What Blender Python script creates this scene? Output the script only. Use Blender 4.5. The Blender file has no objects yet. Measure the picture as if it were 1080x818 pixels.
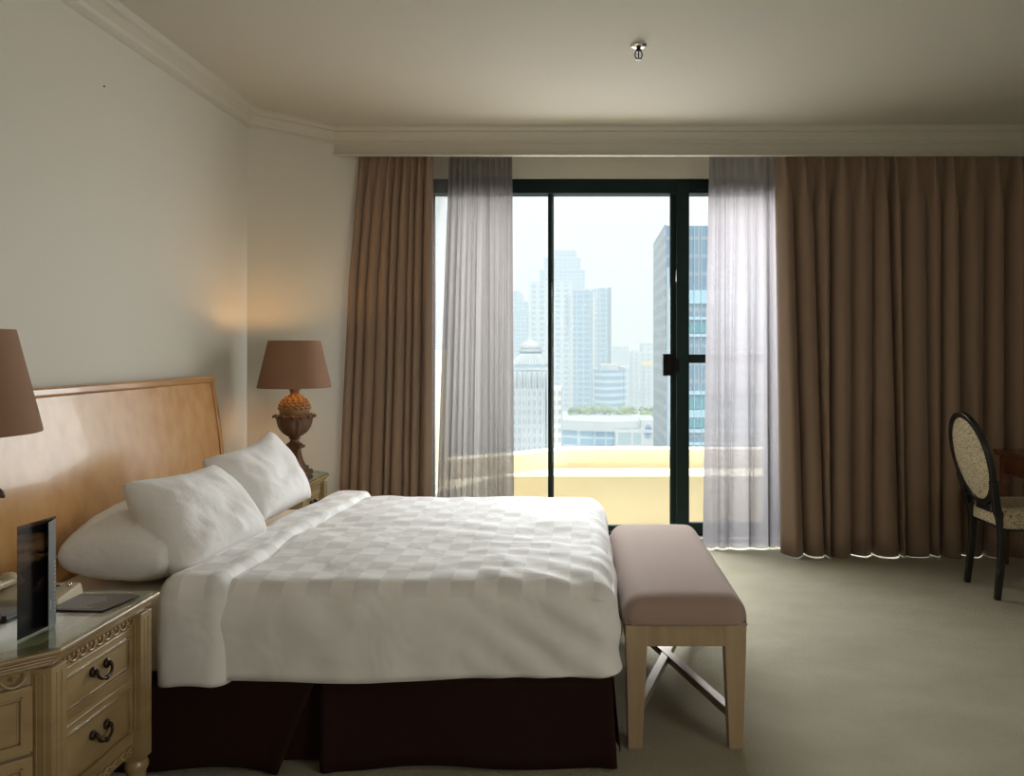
import bpy, bmesh, math, random
from mathutils import Vector, Matrix, noise
random.seed(7)
PI = math.pi
S = bpy.context.scene
C = S.collection

# ---------------------------------------------------------------- camera, world, light
F = 850.0            # focal length in pixels of the 1080 px wide frame
cam_d = bpy.data.cameras.new('camera'); cam = bpy.data.objects.new('camera', cam_d); C.objects.link(cam)
cam.location = (0, 0, 1.4); cam.rotation_euler = (PI/2, 0, 0)
cam_d.sensor_width = 36; cam_d.lens = F/1080*36
cam_d.shift_x = -(609-540)/1080; cam_d.shift_y = (369-409)/1080
cam_d.clip_start = .05; cam_d.clip_end = 6000
S.camera = cam
S.view_settings.view_transform = 'Standard'; S.view_settings.look = 'None'
S.view_settings.gamma = 1; S.view_settings.use_curve_mapping = False
S.view_settings.exposure = 0.0
S.cycles.max_bounces = 10; S.cycles.diffuse_bounces = 6; S.cycles.transparent_max_bounces = 16
S.cycles.volume_bounces = 2
S.cycles.use_denoising = True

w = bpy.data.worlds.new('sky'); S.world = w; w.use_nodes = True
nt = w.node_tree; nt.nodes.clear()
tc = nt.nodes.new('ShaderNodeTexCoord'); sx = nt.nodes.new('ShaderNodeSeparateXYZ')
rp = nt.nodes.new('ShaderNodeValToRGB'); bg = nt.nodes.new('ShaderNodeBackground'); wo = nt.nodes.new('ShaderNodeOutputWorld')
nt.links.new(tc.outputs['Generated'], sx.inputs[0]); nt.links.new(sx.outputs['Z'], rp.inputs[0])
rp.color_ramp.elements[0].position = 0.0; rp.color_ramp.elements[0].color = (.72, .91, 1.03, 1)
rp.color_ramp.elements[1].position = .35; rp.color_ramp.elements[1].color = (.86, .96, 1.02, 1)
nt.links.new(rp.outputs[0], bg.inputs[0]); bg.inputs[1].default_value = 1.0
nt.links.new(bg.outputs[0], wo.inputs[0])

def area_light(name, loc, rot, sx_, sy_, power, col):
    l = bpy.data.lights.new(name, 'AREA'); l.shape = 'RECTANGLE'; l.size = sx_; l.size_y = sy_
    l.energy = power; l.color = col
    o = bpy.data.objects.new(name, l); C.objects.link(o); o.location = loc; o.rotation_euler = rot
    return o
dl = area_light('door_daylight', (.5, 6.12, 1.60), (-PI/2+math.radians(22), 0, 0), 2.9, 1.9, 115, (1.0, .99, .97)); dl.data.spread = math.radians(150)
area_light('sky_daylight', (.6, 8.6, 4.9), (-PI/2+math.radians(42), 0, 0), 5.0, 3.0, 1150, (.95, .97, 1.0))
area_light('added_side_fill', (3.7, -1.2, 1.6), (0, PI/2, 0), 1.8, 1.9, 75, (1.0, .96, .90))  # added fill light near the right wall, no window is built there
sd = bpy.data.lights.new('sun', 'SUN'); sd.energy = 6.5; sd.angle = math.radians(12); sd.color = (1, .985, .96)
so = bpy.data.objects.new('sun', sd); C.objects.link(so); so.rotation_euler = (math.radians(33), math.radians(8), 0); so.location = (0, 0, 30)

# ---------------------------------------------------------------- helpers
def tag(o, label=None, cat=None, group=None, kind=None):
    if label: o['label'] = label
    if cat: o['category'] = cat
    if group: o['group'] = group
    if kind: o['kind'] = kind
    return o

def empty(name, loc, label=None, cat=None, group=None):
    o = bpy.data.objects.new(name, None); C.objects.link(o); o.location = loc; o.empty_display_size = .05
    return tag(o, label, cat, group)

def wloc(o):
    v = Vector((0, 0, 0))
    while o: v += o.location; o = o.parent
    return v

class MB:
    def __init__(s): s.bm = bmesh.new()
    def poly(s, vs, faces):
        bv = [s.bm.verts.new(v) for v in vs]
        for f in faces:
            try: s.bm.faces.new([bv[i] for i in f])
            except ValueError: pass
        return s
    def box(s, a, b, M=None):
        x0, y0, z0 = a; x1, y1, z1 = b
        vs = [Vector(p) for p in ((x0,y0,z0),(x1,y0,z0),(x1,y1,z0),(x0,y1,z0),(x0,y0,z1),(x1,y0,z1),(x1,y1,z1),(x0,y1,z1))]
        if M is not None: vs = [M @ v for v in vs]
        return s.poly(vs, [(0,3,2,1),(4,5,6,7),(0,1,5,4),(1,2,6,5),(2,3,7,6),(3,0,4,7)])
    def prism(s, pts, z0, z1):
        n = len(pts); vs = [Vector((p[0], p[1], z0)) for p in pts]+[Vector((p[0], p[1], z1)) for p in pts]
        return s.poly(vs, [tuple(range(n-1, -1, -1)), tuple(range(n, 2*n))]+[(i, (i+1) % n, n+(i+1) % n, n+i) for i in range(n)])
    def grid(s, fn, nu, nv, closed_u=False):
        vs = [fn(i/nu, j/nv) for j in range(nv+1) for i in range(nu+(0 if closed_u else 1))]
        row = nu if closed_u else nu+1; fs = []
        for j in range(nv):
            for i in range(nu):
                i2 = (i+1) % nu if closed_u else i+1
                fs.append((j*row+i, j*row+i2, (j+1)*row+i2, (j+1)*row+i))
        return s.poly(vs, fs)
    def lathe(s, prof, c, n=32, rfn=None, cap=True, M=None):
        vs = []; fs = []
        for k, (r, z) in enumerate(prof):
            for i in range(n):
                a = 2*PI*i/n; rr = r*(rfn(a, z) if rfn else 1)
                v = Vector((rr*math.cos(a), rr*math.sin(a), z))
                if M is not None: v = M @ v
                vs.append(v+Vector(c))
        for k in range(len(prof)-1):
            for i in range(n): fs.append((k*n+i, k*n+(i+1) % n, (k+1)*n+(i+1) % n, (k+1)*n+i))
        if cap:
            if prof[0][0] > 0: fs.append(tuple(range(n-1, -1, -1)))
            if prof[-1][0] > 0: fs.append(tuple((len(prof)-1)*n+i for i in range(n)))
        return s.poly(vs, fs)
    def tube(s, path, r, n=8, closed=False, rf=None):
        P = [Vector(p) for p in path]; m = len(P); vs = []; fs = []; up = None
        for k in range(m):
            if closed: t = P[(k+1) % m]-P[k-1]
            else: t = P[min(k+1, m-1)]-P[max(k-1, 0)]
            t.normalize()
            if up is None: up = t.orthogonal().normalized()
            else:
                up = up-t*up.dot(t)
                up = t.orthogonal().normalized() if up.length < 1e-6 else up.normalized()
            sd_ = t.cross(up); rr = rf(k/(m-1)) if rf else r
            for i in range(n):
                a = 2*PI*i/n; vs.append(P[k]+(up*math.cos(a)+sd_*math.sin(a))*rr)
        for k in range(m if closed else m-1):
            k2 = (k+1) % m
            for i in range(n): fs.append((k*n+i, k*n+(i+1) % n, k2*n+(i+1) % n, k2*n+i))
        if not closed: fs += [tuple(range(n-1, -1, -1)), tuple((m-1)*n+i for i in range(n))]
        return s.poly(vs, fs)
    def ball(s, c, r, sc=(1, 1, 1), n=12):
        m = n//2; prof = [(max(1e-4, r*math.sin(PI*k/m)), -r*math.cos(PI*k/m)) for k in range(m+1)]
        M = Matrix.Diagonal((sc[0], sc[1], sc[2], 1))
        return s.lathe(prof, c, n, M=M)
    def beam(s, a, b, wd, h, wd2=None, h2=None, side=None):
        a = Vector(a); b = Vector(b); t = (b-a).normalized()
        sv = Vector(side).normalized() if side else t.cross(Vector((0, 0, 1))).normalized()
        up = sv.cross(t).normalized(); wd2 = wd2 or wd; h2 = h2 or h; vs = []
        for p, ww, hh in ((a, wd, h), (b, wd2, h2)):
            for i, j in ((-1, -1), (1, -1), (1, 1), (-1, 1)): vs.append(p+sv*ww/2*i+up*hh/2*j)
        return s.poly(vs, [(3,2,1,0),(4,5,6,7),(0,1,5,4),(1,2,6,5),(2,3,7,6),(3,0,4,7)])
    def build(s, name, mat, parent=None, smooth=False, bevel=0, seg=2, solid=0, sub=0, weld=False, angle=None):
        if weld: bmesh.ops.remove_doubles(s.bm, verts=s.bm.verts, dist=1e-5)
        bmesh.ops.recalc_face_normals(s.bm, faces=s.bm.faces)
        lo = Vector([min(v.co[i] for v in s.bm.verts) for i in range(3)]); hi = Vector([max(v.co[i] for v in s.bm.verts) for i in range(3)])
        org = Vector(((lo.x+hi.x)/2, (lo.y+hi.y)/2, lo.z))
        for v in s.bm.verts: v.co -= org
        me = bpy.data.meshes.new(name); s.bm.to_mesh(me); s.bm.free()
        if smooth or bevel:
            for p in me.polygons: p.use_smooth = True
        if mat: me.materials.append(mat)
        o = bpy.data.objects.new(name, me); C.objects.link(o)
        o.parent = parent; o.location = org-(wloc(parent) if parent else Vector((0, 0, 0)))
        if solid: m = o.modifiers.new('thick', 'SOLIDIFY'); m.thickness = solid; m.offset = 0
        if bevel:
            m = o.modifiers.new('bev', 'BEVEL'); m.width = bevel; m.segments = seg; m.limit_method = 'ANGLE'; m.angle_limit = .6
            m.harden_normals = True
        if sub: m = o.modifiers.new('sub', 'SUBSURF'); m.levels = sub; m.render_levels = sub
        if angle and smooth:
            me.set_sharp_from_angle(angle=angle)
        return o

# ---------------------------------------------------------------- materials
def mat(name, col, rough=.6, metal=0, spec=.5, bump=None, var=None, coat=0, sheen=0, coords='Object'):
    m = bpy.data.materials.new(name); m.use_nodes = True; t = m.node_tree; b = t.nodes['Principled BSDF']
    b.inputs['Base Color'].default_value = (*col, 1); b.inputs['Roughness'].default_value = rough
    b.inputs['Metallic'].default_value = metal; b.inputs['Specular IOR Level'].default_value = spec
    b.inputs['Coat Weight'].default_value = coat
    if sheen: b.inputs['Sheen Weight'].default_value = sheen
    tcn = t.nodes.new('ShaderNodeTexCoord')
    if var:   # (colour2, scale, (sx,sy,sz), lo, hi)
        c2, sc, st, lo, hi = var
        mp = t.nodes.new('ShaderNodeMapping'); mp.inputs['Scale'].default_value = st
        n = t.nodes.new('ShaderNodeTexNoise'); n.inputs['Scale'].default_value = sc; n.inputs['Detail'].default_value = 5
        r = t.nodes.new('ShaderNodeValToRGB'); r.color_ramp.elements[0].position = lo; r.color_ramp.elements[1].position = hi
        r.color_ramp.elements[0].color = (*col, 1); r.color_ramp.elements[1].color = (*c2, 1)
        t.links.new(tcn.outputs[coords], mp.inputs[0]); t.links.new(mp.outputs[0], n.inputs[0])
        t.links.new(n.outputs[0], r.inputs[0]); t.links.new(r.outputs[0], b.inputs['Base Color'])
    if bump:  # (scale, strength, distance)
        n = t.nodes.new('ShaderNodeTexNoise'); n.inputs['Scale'].default_value = bump[0]; n.inputs['Detail'].default_value = 4
        bp = t.nodes.new('ShaderNodeBump'); bp.inputs['Strength'].default_value = bump[1]; bp.inputs['Distance'].default_value = bump[2]
        t.links.new(tcn.outputs[coords], n.inputs[0]); t.links.new(n.outputs[0], bp.inputs['Height']); t.links.new(bp.outputs[0], b.inputs['Normal'])
    return m

M = {}
M['wall'] = mat('wall_paint', (.57, .545, .47), .55, bump=(2.5, .12, .02), spec=.35)
M['ceil'] = mat('ceiling_paint', (.50, .47, .405), .8, spec=.2)
M['trim'] = mat('trim_paint', (.49, .465, .395), .5, spec=.3)
M['dark_paint'] = mat('frame_green', (.005, .017, .015), .5, spec=.2)
M['rubber'] = mat('black_plastic', (.012, .010, .010), .8, spec=.1)
M['carpet'] = mat('carpet', (.34, .315, .235), .95, spec=.05, var=((.40, .37, .285), 2.5, (1, 1.6, 1), .35, .75), bump=(140, .7, .012), coords='Object')
M['curtain'] = mat('curtain_cloth', (.27, .187, .132), .85, spec=.15, bump=(500, .25, .002), sheen=.15)
M['white'] = mat('white_cotton', (.78, .77, .76), .75, spec=.15, bump=(8, .35, .03), sheen=.1)
M['sheet'] = mat('sheet_cotton', (.66, .60, .50), .8, spec=.1)
M['skirt'] = mat('skirt_cloth', (.022, .0085, .006), .85, spec=.12, bump=(400, .2, .002))
M['bench_cloth'] = mat('pink_brown_cloth', (.34, .245, .205), .85, spec=.15, bump=(600, .35, .002), sheen=.15)
M['bench_wood'] = mat('pale_wood', (.42, .31, .19), .4, var=((.35, .245, .14), 3, (8, 8, 1), .35, .7))
M['stretch'] = mat('brushed_dark_wood', (.30, .24, .19), .28, metal=.35)
M['head'] = mat('burr_veneer', (.58, .335, .14), .27, var=((.47, .245, .09), 9.0, (1, 1.5, 1.0), .36, .72), coat=.15)
M['headtrim'] = mat('veneer_edge', (.50, .27, .11), .25, var=((.38, .18, .06), 8, (1, .3, 1), .4, .7), coat=.3)
M['cream'] = mat('antique_cream_lacquer', (.34, .245, .12), .25, var=((.25, .165, .072), 5, (1, 1, 2.5), .42, .72), coat=.15)
M['inset'] = mat('inset_veneer', (.46, .36, .22), .45)
M['groove'] = mat('antique_glaze', (.16, .095, .035), .5)
M['bronze'] = mat('dark_bronze', (.035, .022, .015), .35, metal=.6)
M['carved'] = mat('carved_brown_resin', (.080, .035, .016), .42, var=((.15, .075, .035), 30, (1, 1, .4), .4, .7))
M['pine'] = mat('carved_pine_ball', (.20, .11, .045), .5, var=((.26, .15, .06), 30, (1, 1, 1), .4, .7))
M['black_lac'] = mat('black_lacquer', (.008, .006, .006), .25, coat=.3)
M['red_wood'] = mat('mahogany', (.17, .055, .025), .22, var=((.11, .033, .015), 4, (1, 6, 6), .35, .7), coat=.3)
M['chrome'] = mat('chrome', (.75, .73, .70), .15, metal=1)
M['paper_dark'] = mat('dark_card', (.040, .036, .036), .35)
M['paper_grey'] = mat('grey_card', (.105, .12, .125), .4)
M['print_pale'] = mat('pale_ink', (.42, .42, .41), .5)
M['phone'] = mat('ivory_plastic', (.50, .43, .29), .35)
M['balcony'] = mat('balcony_render', (.86, .76, .55), .85, spec=.1, var=((.80, .68, .46), 1.2, (1, 1, 1), .5, .8))
M['sill'] = mat('sill_stone', (.25, .24, .22), .5)

def patterned_chair():
    m = mat('speckled_weave', (.46, .38, .24), .85, spec=.1, bump=(300, .3, .002)); t = m.node_tree; b = t.nodes['Principled BSDF']
    v = t.nodes.new('ShaderNodeTexVoronoi'); v.inputs['Scale'].default_value = 110
    r = t.nodes.new('ShaderNodeValToRGB'); r.color_ramp.elements[0].position = .28; r.color_ramp.elements[1].position = .42
    r.color_ramp.elements[0].color = (.10, .07, .045, 1); r.color_ramp.elements[1].color = (.50, .42, .28, 1)
    tcn = t.nodes.new('ShaderNodeTexCoord'); t.links.new(tcn.outputs['Object'], v.inputs[0]); t.links.new(v.outputs['Distance'], r.inputs[0])
    t.links.new(r.outputs[0], b.inputs['Base Color']); return m
M['weave'] = patterned_chair()

def damask():
    m = mat('damask_cotton', (.80, .79, .78), .7, spec=.2); t = m.node_tree; b = t.nodes['Principled BSDF']
    g = t.nodes.new('ShaderNodeNewGeometry'); mp = t.nodes.new('ShaderNodeMapping'); mp.inputs['Scale'].default_value = (1.18, .95, 0)
    mp.inputs['Location'].default_value = (.03, .05, .05)
    ck = t.nodes.new('ShaderNodeTexChecker'); ck.inputs['Scale'].default_value = 10.6
    ck.inputs['Color1'].default_value = (.84, .83, .82, 1); ck.inputs['Color2'].default_value = (.71, .705, .70, 1)
    t.links.new(g.outputs['Position'], mp.inputs[0]); t.links.new(mp.outputs[0], ck.inputs[0])
    s_ = t.nodes.new('ShaderNodeSeparateXYZ'); t.links.new(g.outputs['Position'], s_.inputs[0])
    mr = t.nodes.new('ShaderNodeMapRange'); mr.inputs[1].default_value = .575; mr.inputs[2].default_value = .61
    t.links.new(s_.outputs['Z'], mr.inputs[0])
    mx = t.nodes.new('ShaderNodeMix'); mx.data_type = 'RGBA'; mx.inputs[6].default_value = (.79, .78, .76, 1)
    t.links.new(mr.outputs[0], mx.inputs[0]); t.links.new(ck.outputs['Color'], mx.inputs[7]); t.links.new(mx.outputs[2], b.inputs['Base Color'])
    n = t.nodes.new('ShaderNodeTexNoise'); n.inputs['Scale'].default_value = 6; n.inputs['Detail'].default_value = 2; n.inputs['Distortion'].default_value = .5
    bp = t.nodes.new('ShaderNodeBump'); bp.inputs['Strength'].default_value = .3; bp.inputs['Distance'].default_value = .04
    t.links.new(g.outputs['Position'], n.inputs[0]); t.links.new(n.outputs[0], bp.inputs['Height']); t.links.new(bp.outputs[0], b.inputs['Normal'])
    return m
M['damask'] = damask()

def sheer(name, col, opaque):
    m = bpy.data.materials.new(name); m.use_nodes = True; t = m.node_tree; t.nodes.clear()
    o = t.nodes.new('ShaderNodeOutputMaterial'); tr = t.nodes.new('ShaderNodeBsdfTransparent'); d = t.nodes.new('ShaderNodeBsdfDiffuse'); tl = t.nodes.new('ShaderNodeBsdfTranslucent')
    d.inputs[0].default_value = (*col, 1); tl.inputs[0].default_value = (*col, 1)
    a = t.nodes.new('ShaderNodeMixShader'); a.inputs[0].default_value = .6; t.links.new(d.outputs[0], a.inputs[1]); t.links.new(tl.outputs[0], a.inputs[2])
    b = t.nodes.new('ShaderNodeMixShader'); b.inputs[0].default_value = opaque
    lw = t.nodes.new('ShaderNodeLayerWeight'); lw.inputs[0].default_value = .35
    mr = t.nodes.new('ShaderNodeMapRange'); mr.inputs[3].default_value = opaque; mr.inputs[4].default_value = min(1, opaque+.5)
    t.links.new(lw.outputs['Facing'], mr.inputs[0]); t.links.new(mr.outputs[0], b.inputs[0])
    t.links.new(tr.outputs[0], b.inputs[1]); t.links.new(a.outputs[0], b.inputs[2]); t.links.new(b.outputs[0], o.inputs[0]); return m
M['sheer_r'] = sheer('white_voile', (.245, .232, .245), .88)
M['sheer_l'] = sheer('shaded_voile', (.18, .163, .157), .86)  # voile colour darkened to paint in the shade of its bunched, unlit folds
M['sheer_thin'] = sheer('thin_voile', (.30, .28, .28), .30)

def glass(name, tint=(1, 1, 1), refl=.05):
    m = bpy.data.materials.new(name); m.use_nodes = True; t = m.node_tree; t.nodes.clear()
    o = t.nodes.new('ShaderNodeOutputMaterial'); tr = t.nodes.new('ShaderNodeBsdfTransparent'); tr.inputs[0].default_value = (*tint, 1)
    g = t.nodes.new('ShaderNodeBsdfGlossy'); g.inputs['Roughness'].default_value = .02
    lw = t.nodes.new('ShaderNodeLayerWeight'); lw.inputs[0].default_value = .5; pw_ = t.nodes.new('ShaderNodeMath'); pw_.operation = 'POWER'; pw_.inputs[1].default_value = 4.5
    fr = t.nodes.new('ShaderNodeMapRange'); fr.inputs[3].default_value = .03; fr.inputs[4].default_value = .75
    t.links.new(lw.outputs['Facing'], pw_.inputs[0]); t.links.new(pw_.outputs[0], fr.inputs[0])
    b = t.nodes.new('ShaderNodeMixShader')
    if refl is None: t.links.new(fr.outputs[0], b.inputs[0])
    else: b.inputs[0].default_value = refl
    t.links.new(tr.outputs[0], b.inputs[1]); t.links.new(g.outputs[0], b.inputs[2]); t.links.new(b.outputs[0], o.inputs[0]); return m
M['glass'] = glass('window_glass', (.97, .99, .99), .03)
M['table_glass'] = glass('table_glass', (.86, .93, .90), None)

def facade(name, wallc, winc, sx_, sz_, fx=.35, fz=.35, rough=.35):
    m = bpy.data.materials.new(name); m.use_nodes = True; t = m.node_tree; b = t.nodes['Principled BSDF']
    tcn = t.nodes.new('ShaderNodeTexCoord'); s_ = t.nodes.new('ShaderNodeSeparateXYZ'); t.links.new(tcn.outputs['Object'], s_.inputs[0])
    def mth(op, a, b_=None):
        n = t.nodes.new('ShaderNodeMath'); n.operation = op
        for k, v in ((0, a), (1, b_)):
            if v is None: continue
            if isinstance(v, (int, float)): n.inputs[k].default_value = v
            else: t.links.new(v, n.inputs[k])
        return n.outputs[0]
    u = mth('FRACT', mth('DIVIDE', mth('ADD', s_.outputs['X'], s_.outputs['Y']), sx_)); v = mth('FRACT', mth('DIVIDE', s_.outputs['Z'], sz_))
    k = mth('MULTIPLY', mth('GREATER_THAN', u, fx), mth('GREATER_THAN', v, fz))
    mx = t.nodes.new('ShaderNodeMix'); mx.data_type = 'RGBA'; mx.inputs[6].default_value = (*wallc, 1); mx.inputs[7].default_value = (*winc, 1)
    t.links.new(k, mx.inputs[0]); t.links.new(mx.outputs[2], b.inputs['Base Color']); b.inputs['Roughness'].default_value = rough
    return m

# ---------------------------------------------------------------- room shell
XL, XR, YB = -2.03, 3.9, -3.0
CR = 4.95              # left wall ends, angled wall begins
PF = 5.36              # face of the curtain pelmet
YW = 5.95              # inner face of the window wall
ZC = 2.875
def struct(name, mb, m, **k): return tag(mb.build(name, m, **k), kind='structure')
def quadwall(name, x0, y0, x1, y1, m):   # a wall 0.12 thick, standing on the floor, thickness on the outside
    d = Vector((x1-x0, y1-y0, 0)).normalized(); n = Vector((-d.y, d.x, 0))*.12
    return struct(name, MB().prism([(x0, y0), (x1, y1), (x1+n.x, y1+n.y), (x0+n.x, y0+n.y)], 0, 3.0), m)
struct('floor', MB().grid(lambda u, v: Vector((XL-.2+(XR-XL+.4)*u, YB-.2+(YW+.32-YB)*v, 0)), 4, 4).box((XL-.2, YB-.2, -.2), (XR+.2, YW+.12, -.02)), M['carpet'])
struct('ceiling', MB().box((XL-.2, YB-.2, ZC), (XR+.2, YW+.2, ZC+.15)), M['ceil'])
quadwall('wall_left', XL, YB, XL, CR, M['wall'])
quadwall('wall_angled', XL, CR, -1.25, 5.73, M['wall'])
quadwall('wall_right', XR, YW, XR, YB, M['wall'])
quadwall('wall_back', XR, YB, XL, YB, M['wall'])
WX0, WX1, WZ1 = -1.19, 3.3, 2.667
struct('wall_window', MB().box((WX0-.1, YW, WZ1), (XR, YW+.2, 3.0)).box((WX1, YW, 0), (XR, YW+.2, WZ1)).box((-1.37, 5.73, 0), (-1.25, YW+.2, 3.0)).box((-1.25, YW, 0), (WX0, YW+.2, 3.0)), M['wall'])
# pelmet board in front of the curtains
struct('trim_1', MB().box((-1.63, PF, 2.700), (XR, PF+.03, ZC)).box((-1.63, PF-.012, 2.692), (XR, PF+.03, 2.706)), M['trim'], bevel=.003)
# crown moulding swept along the walls
prof = [(0, 2.768), (.010, 2.772), (.010, 2.790), (.020, 2.796), (.030, 2.812), (.052, 2.828), (.060, 2.833), (.060, 2.842), (.072, 2.846), (.084, 2.858), (.088, 2.875), (0, 2.875)]
line = [(XL, YB), (XL, CR), (-1.62, PF), (XR, PF), (XR, YB)]
def sweep(line, prof):
    vs = []; fs = []; n = len(prof)
    for k, p in enumerate(line):
        p = Vector((p[0], p[1], 0))
        ds = []
        if k > 0: ds.append((p-Vector((*line[k-1], 0))).normalized())
        if k < len(line)-1: ds.append((Vector((*line[k+1], 0))-p).normalized())
        ns = [Vector((d.y, -d.x, 0)) for d in ds]
        m = sum(ns, Vector())/len(ns); m = m/m.dot(ns[0]) if m.length else ns[0]
        for o, z in prof: vs.append(p+m*o+Vector((0, 0, z)))
    for k in range(len(line)-1):
        for i in range(n): fs.append((k*n+i, k*n+(i+1) % n, (k+1)*n+(i+1) % n, (k+1)*n+i))
    fs += [tuple(range(n)), tuple((len(line)-1)*n+i for i in range(n))]
    return vs, fs
vs, fs = sweep(line, prof); struct('trim_2', MB().poly(vs, fs), M['trim'])
vs, fs = sweep([(XL, YB), (XL, CR), (-1.26, 5.72)], [(0, 0), (.014, 0), (.014, .09), (.006, .11), (0, .11)]); struct('baseboard_left', MB().poly(vs, fs), M['trim'])

# a nail in the left wall
yn = 2.03*850/500
tag(MB().ball((XL+.004, yn, 1.4+278/850*yn), .004).build('wall_nail', M['bronze'], smooth=True), 'small dark nail stuck in the bare left wall high above the headboard', 'nail')

# ---------------------------------------------------------------- sliding door
g = M['dark_paint']
win = empty('window_1', (1.1, YW+.08, 0)); tag(win, kind='structure')
mb = MB()
mb.box((WX0, YW+.02, WZ1-.105), (WX1, YW+.16, WZ1)); mb.box((WX0, YW+.02, .0), (WX1, YW+.16, .055))
mb.box((WX0, YW+.02, .0), (WX0+.06, YW+.16, WZ1)); mb.box((WX1-.06, YW+.02, 0), (WX1, YW+.16, WZ1))
mb.build('window_frame', g, win, bevel=.004)
def sash(x0, x1, y, l, r, t, b, z0=.05, z1=WZ1-.03, rail=None):
    mb = MB(); mb.box((x0, y, z0), (x0+l, y+.04, z1)); mb.box((x1-r, y, z0), (x1, y+.04, z1))
    mb.box((x0+l, y, z0), (x1-r, y+.04, z0+b)); mb.box((x0+l, y, z1-t), (x1-r, y+.04, z1))
    if rail: mb.box((x0+l, y, rail-.033), (x1-r, y+.04, rail+.033))
    s_ = mb.build('sash', g, win, bevel=.004)
    MB().box((x0+l-.01, y+.016, z0+b-.01), (x1-r+.01, y+.022, z1-t+.01)).build('pane', M['glass'], s_)
px = lambda x, D: (x-609)/F*D
pz = lambda y, D: 1.4+(369-y)/F*D
sash(WX0+.06, px(584, 6.05), YW+.09, .06, .035, .075, .06)
sash(px(578, 6.02)+.0, px(717, 6.02), YW+.045, .03, .075, .07, .045)
sash(px(713, 5.98), px(815, 5.98), YW+.005, .095, .07, .05, .075, rail=pz(378, 5.98))
sash(px(812, 6.05), 2.45, YW+.09, .07, .07, .07, .07)
sash(2.42, WX1-.06, YW+.045, .07, .07, .07, .07)
mb = MB(); mb.box((px(699, 5.96), YW-.025, pz(396, 5.96)), (px(708.5, 5.96), YW+.04, pz(373, 5.96)))
mb.box((px(708, 5.96), YW-.012, pz(391, 5.96)), (px(716, 5.96), YW+.006, pz(378, 5.96)))
mb.build('window_latch', M['rubber'], win, bevel=.004)
struct('window_sill', MB().box((WX0, YW-.09, 0), (WX1, YW+.02, .028)), M['sill'], bevel=.004)

# ---------------------------------------------------------------- balcony
struct('balcony_floor', MB().box((-3, YW+.2, -.4), (5, 8.1, -.3)), M['balcony'])
struct('balcony_ledge', MB().prism([(-1.3, 6.2), (-1.14, 6.2), (px(525, 7.1), pz(0, 0)*0+7.15), (4.6, 7.15), (4.6, 7.6), (-1.3, 7.6)], -.3, .285), M['balcony'], bevel=.012)
c0 = (px(600, 7.75), 7.75)
out = [(-1.8, 6.5), (px(534, 7.15), 7.28), c0, (4.6, 7.75), (4.6, 7.93), (c0[0]-.06, 7.93), (px(534, 7.15)-.10, 7.44), (-1.8, 6.75)]
struct('balcony_parapet', MB().prism(out, -.3, .45), M['balcony'], bevel=.012)
struct('balcony_side_wall', MB().box((-2.2, YW+.2, -.3), (-1.12, 7.0, 1.40)), M['balcony'], bevel=.012)

# ---------------------------------------------------------------- curtains
def curtain_mesh(x0, x1, xb0, xb1, yc, z0, z1, n, amp, seed, sharp=.7, per=18, nz=34, drift=.25, hem=0.0, pin=1.0, ycf=None):
    R = random.Random(seed)
    ws = [R.uniform(.65, 1.35) for _ in range(n)]; tot = sum(ws); e = [0]
    for q in ws: e.append(e[-1]+q/tot)
    am = [R.uniform(.6, 1.15) for _ in range(n)]; ph = [R.uniform(-1, 1) for _ in range(n+1)]
    hz = [R.uniform(-1, 1)*hem for _ in range(n)]
    def fn(u, v):
        v = 1-(1-v)**1.9
        k = min(int(u*n), n-1); f = u*n-k          # fold k, fraction f
        w0, w1 = e[k], e[k+1]; low = (1-v)
        q0 = w0+(ph[k]*drift/n*low if k else 0); q1 = w1+(ph[k+1]*drift/n*low if k < n-1 else 0)
        s_ = math.sin(PI*f)
        tp = max(0, (v-.87)/.13); s_ = s_**(1+9*tp**1.3)
        xx = q0+(q1-q0)*(f-.10*math.sin(2*PI*f)*(1 if k % 2 else -.6)*low)
        top = min(1, (1-v)/.10)
        a = amp*am[k]*(.55+.45*top**.8)*(1+.25*low)
        yy = -a*(s_**sharp)+a*.35
        if False: yy -= pin*.045*math.exp(-((f-.5)/(.05+.25*(1-v)/.07*.5))**2)*min(1, (v-.93)/.04)
        xa, xb = x0+(x1-x0)*xx, xb0+(xb1-xb0)*xx
        t = low**.9; X = xa*(1-t)+xb*t
        Y = (ycf(X, v) if ycf else yc)+yy+.004*noise.noise(Vector((X*9, v*6, seed)))
        return Vector((X, Y, z0+hz[k]*math.exp(-v*14)+(z1-z0)*v))
    return MB().grid(fn, n*per, nz)
curtain_mesh(px(819, 5.47), 3.62, px(826, 5.47), 3.60, 5.495, .002, 2.745, 17, .098, 3, hem=.008, drift=.42).build('curtain', M['curtain'], smooth=True, solid=.003)
cr = C.objects[-1]; tag(cr, 'wide brown pleated curtain closed across the right half of the window wall', 'curtain', None)
curtain_mesh(px(377, 5.40), px(456, 5.44), px(356, 5.36), px(455, 5.44), 5.43, .006, 2.745, 9, .05, 11, drift=.4,
             ycf=lambda X, v: 5.455-.14*max(0, (-1.05-X))/.55*min(1, (1-v)*3)).build('curtain', M['curtain'], smooth=True, solid=.003)
tag(C.objects[-1], 'narrow brown curtain gathered at the left beside the angled wall', 'curtain')
curtain_mesh(px(749, 5.66), px(832, 5.66), px(742, 5.66), px(838, 5.66), 5.68, .012, 2.80, 9, .045, 5, per=12, drift=.6).build('sheer_curtain', M['sheer_r'], smooth=True)
tag(C.objects[-1], 'white sheer curtain hanging right of the sliding door handle', 'curtain')
curtain_mesh(px(474, 5.66), px(540, 5.66), px(459, 5.66), px(542, 5.66), 5.66, .012, 2.80, 12, .05, 8, per=12, drift=.6).build('sheer_curtain', M['sheer_l'], smooth=True)
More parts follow.
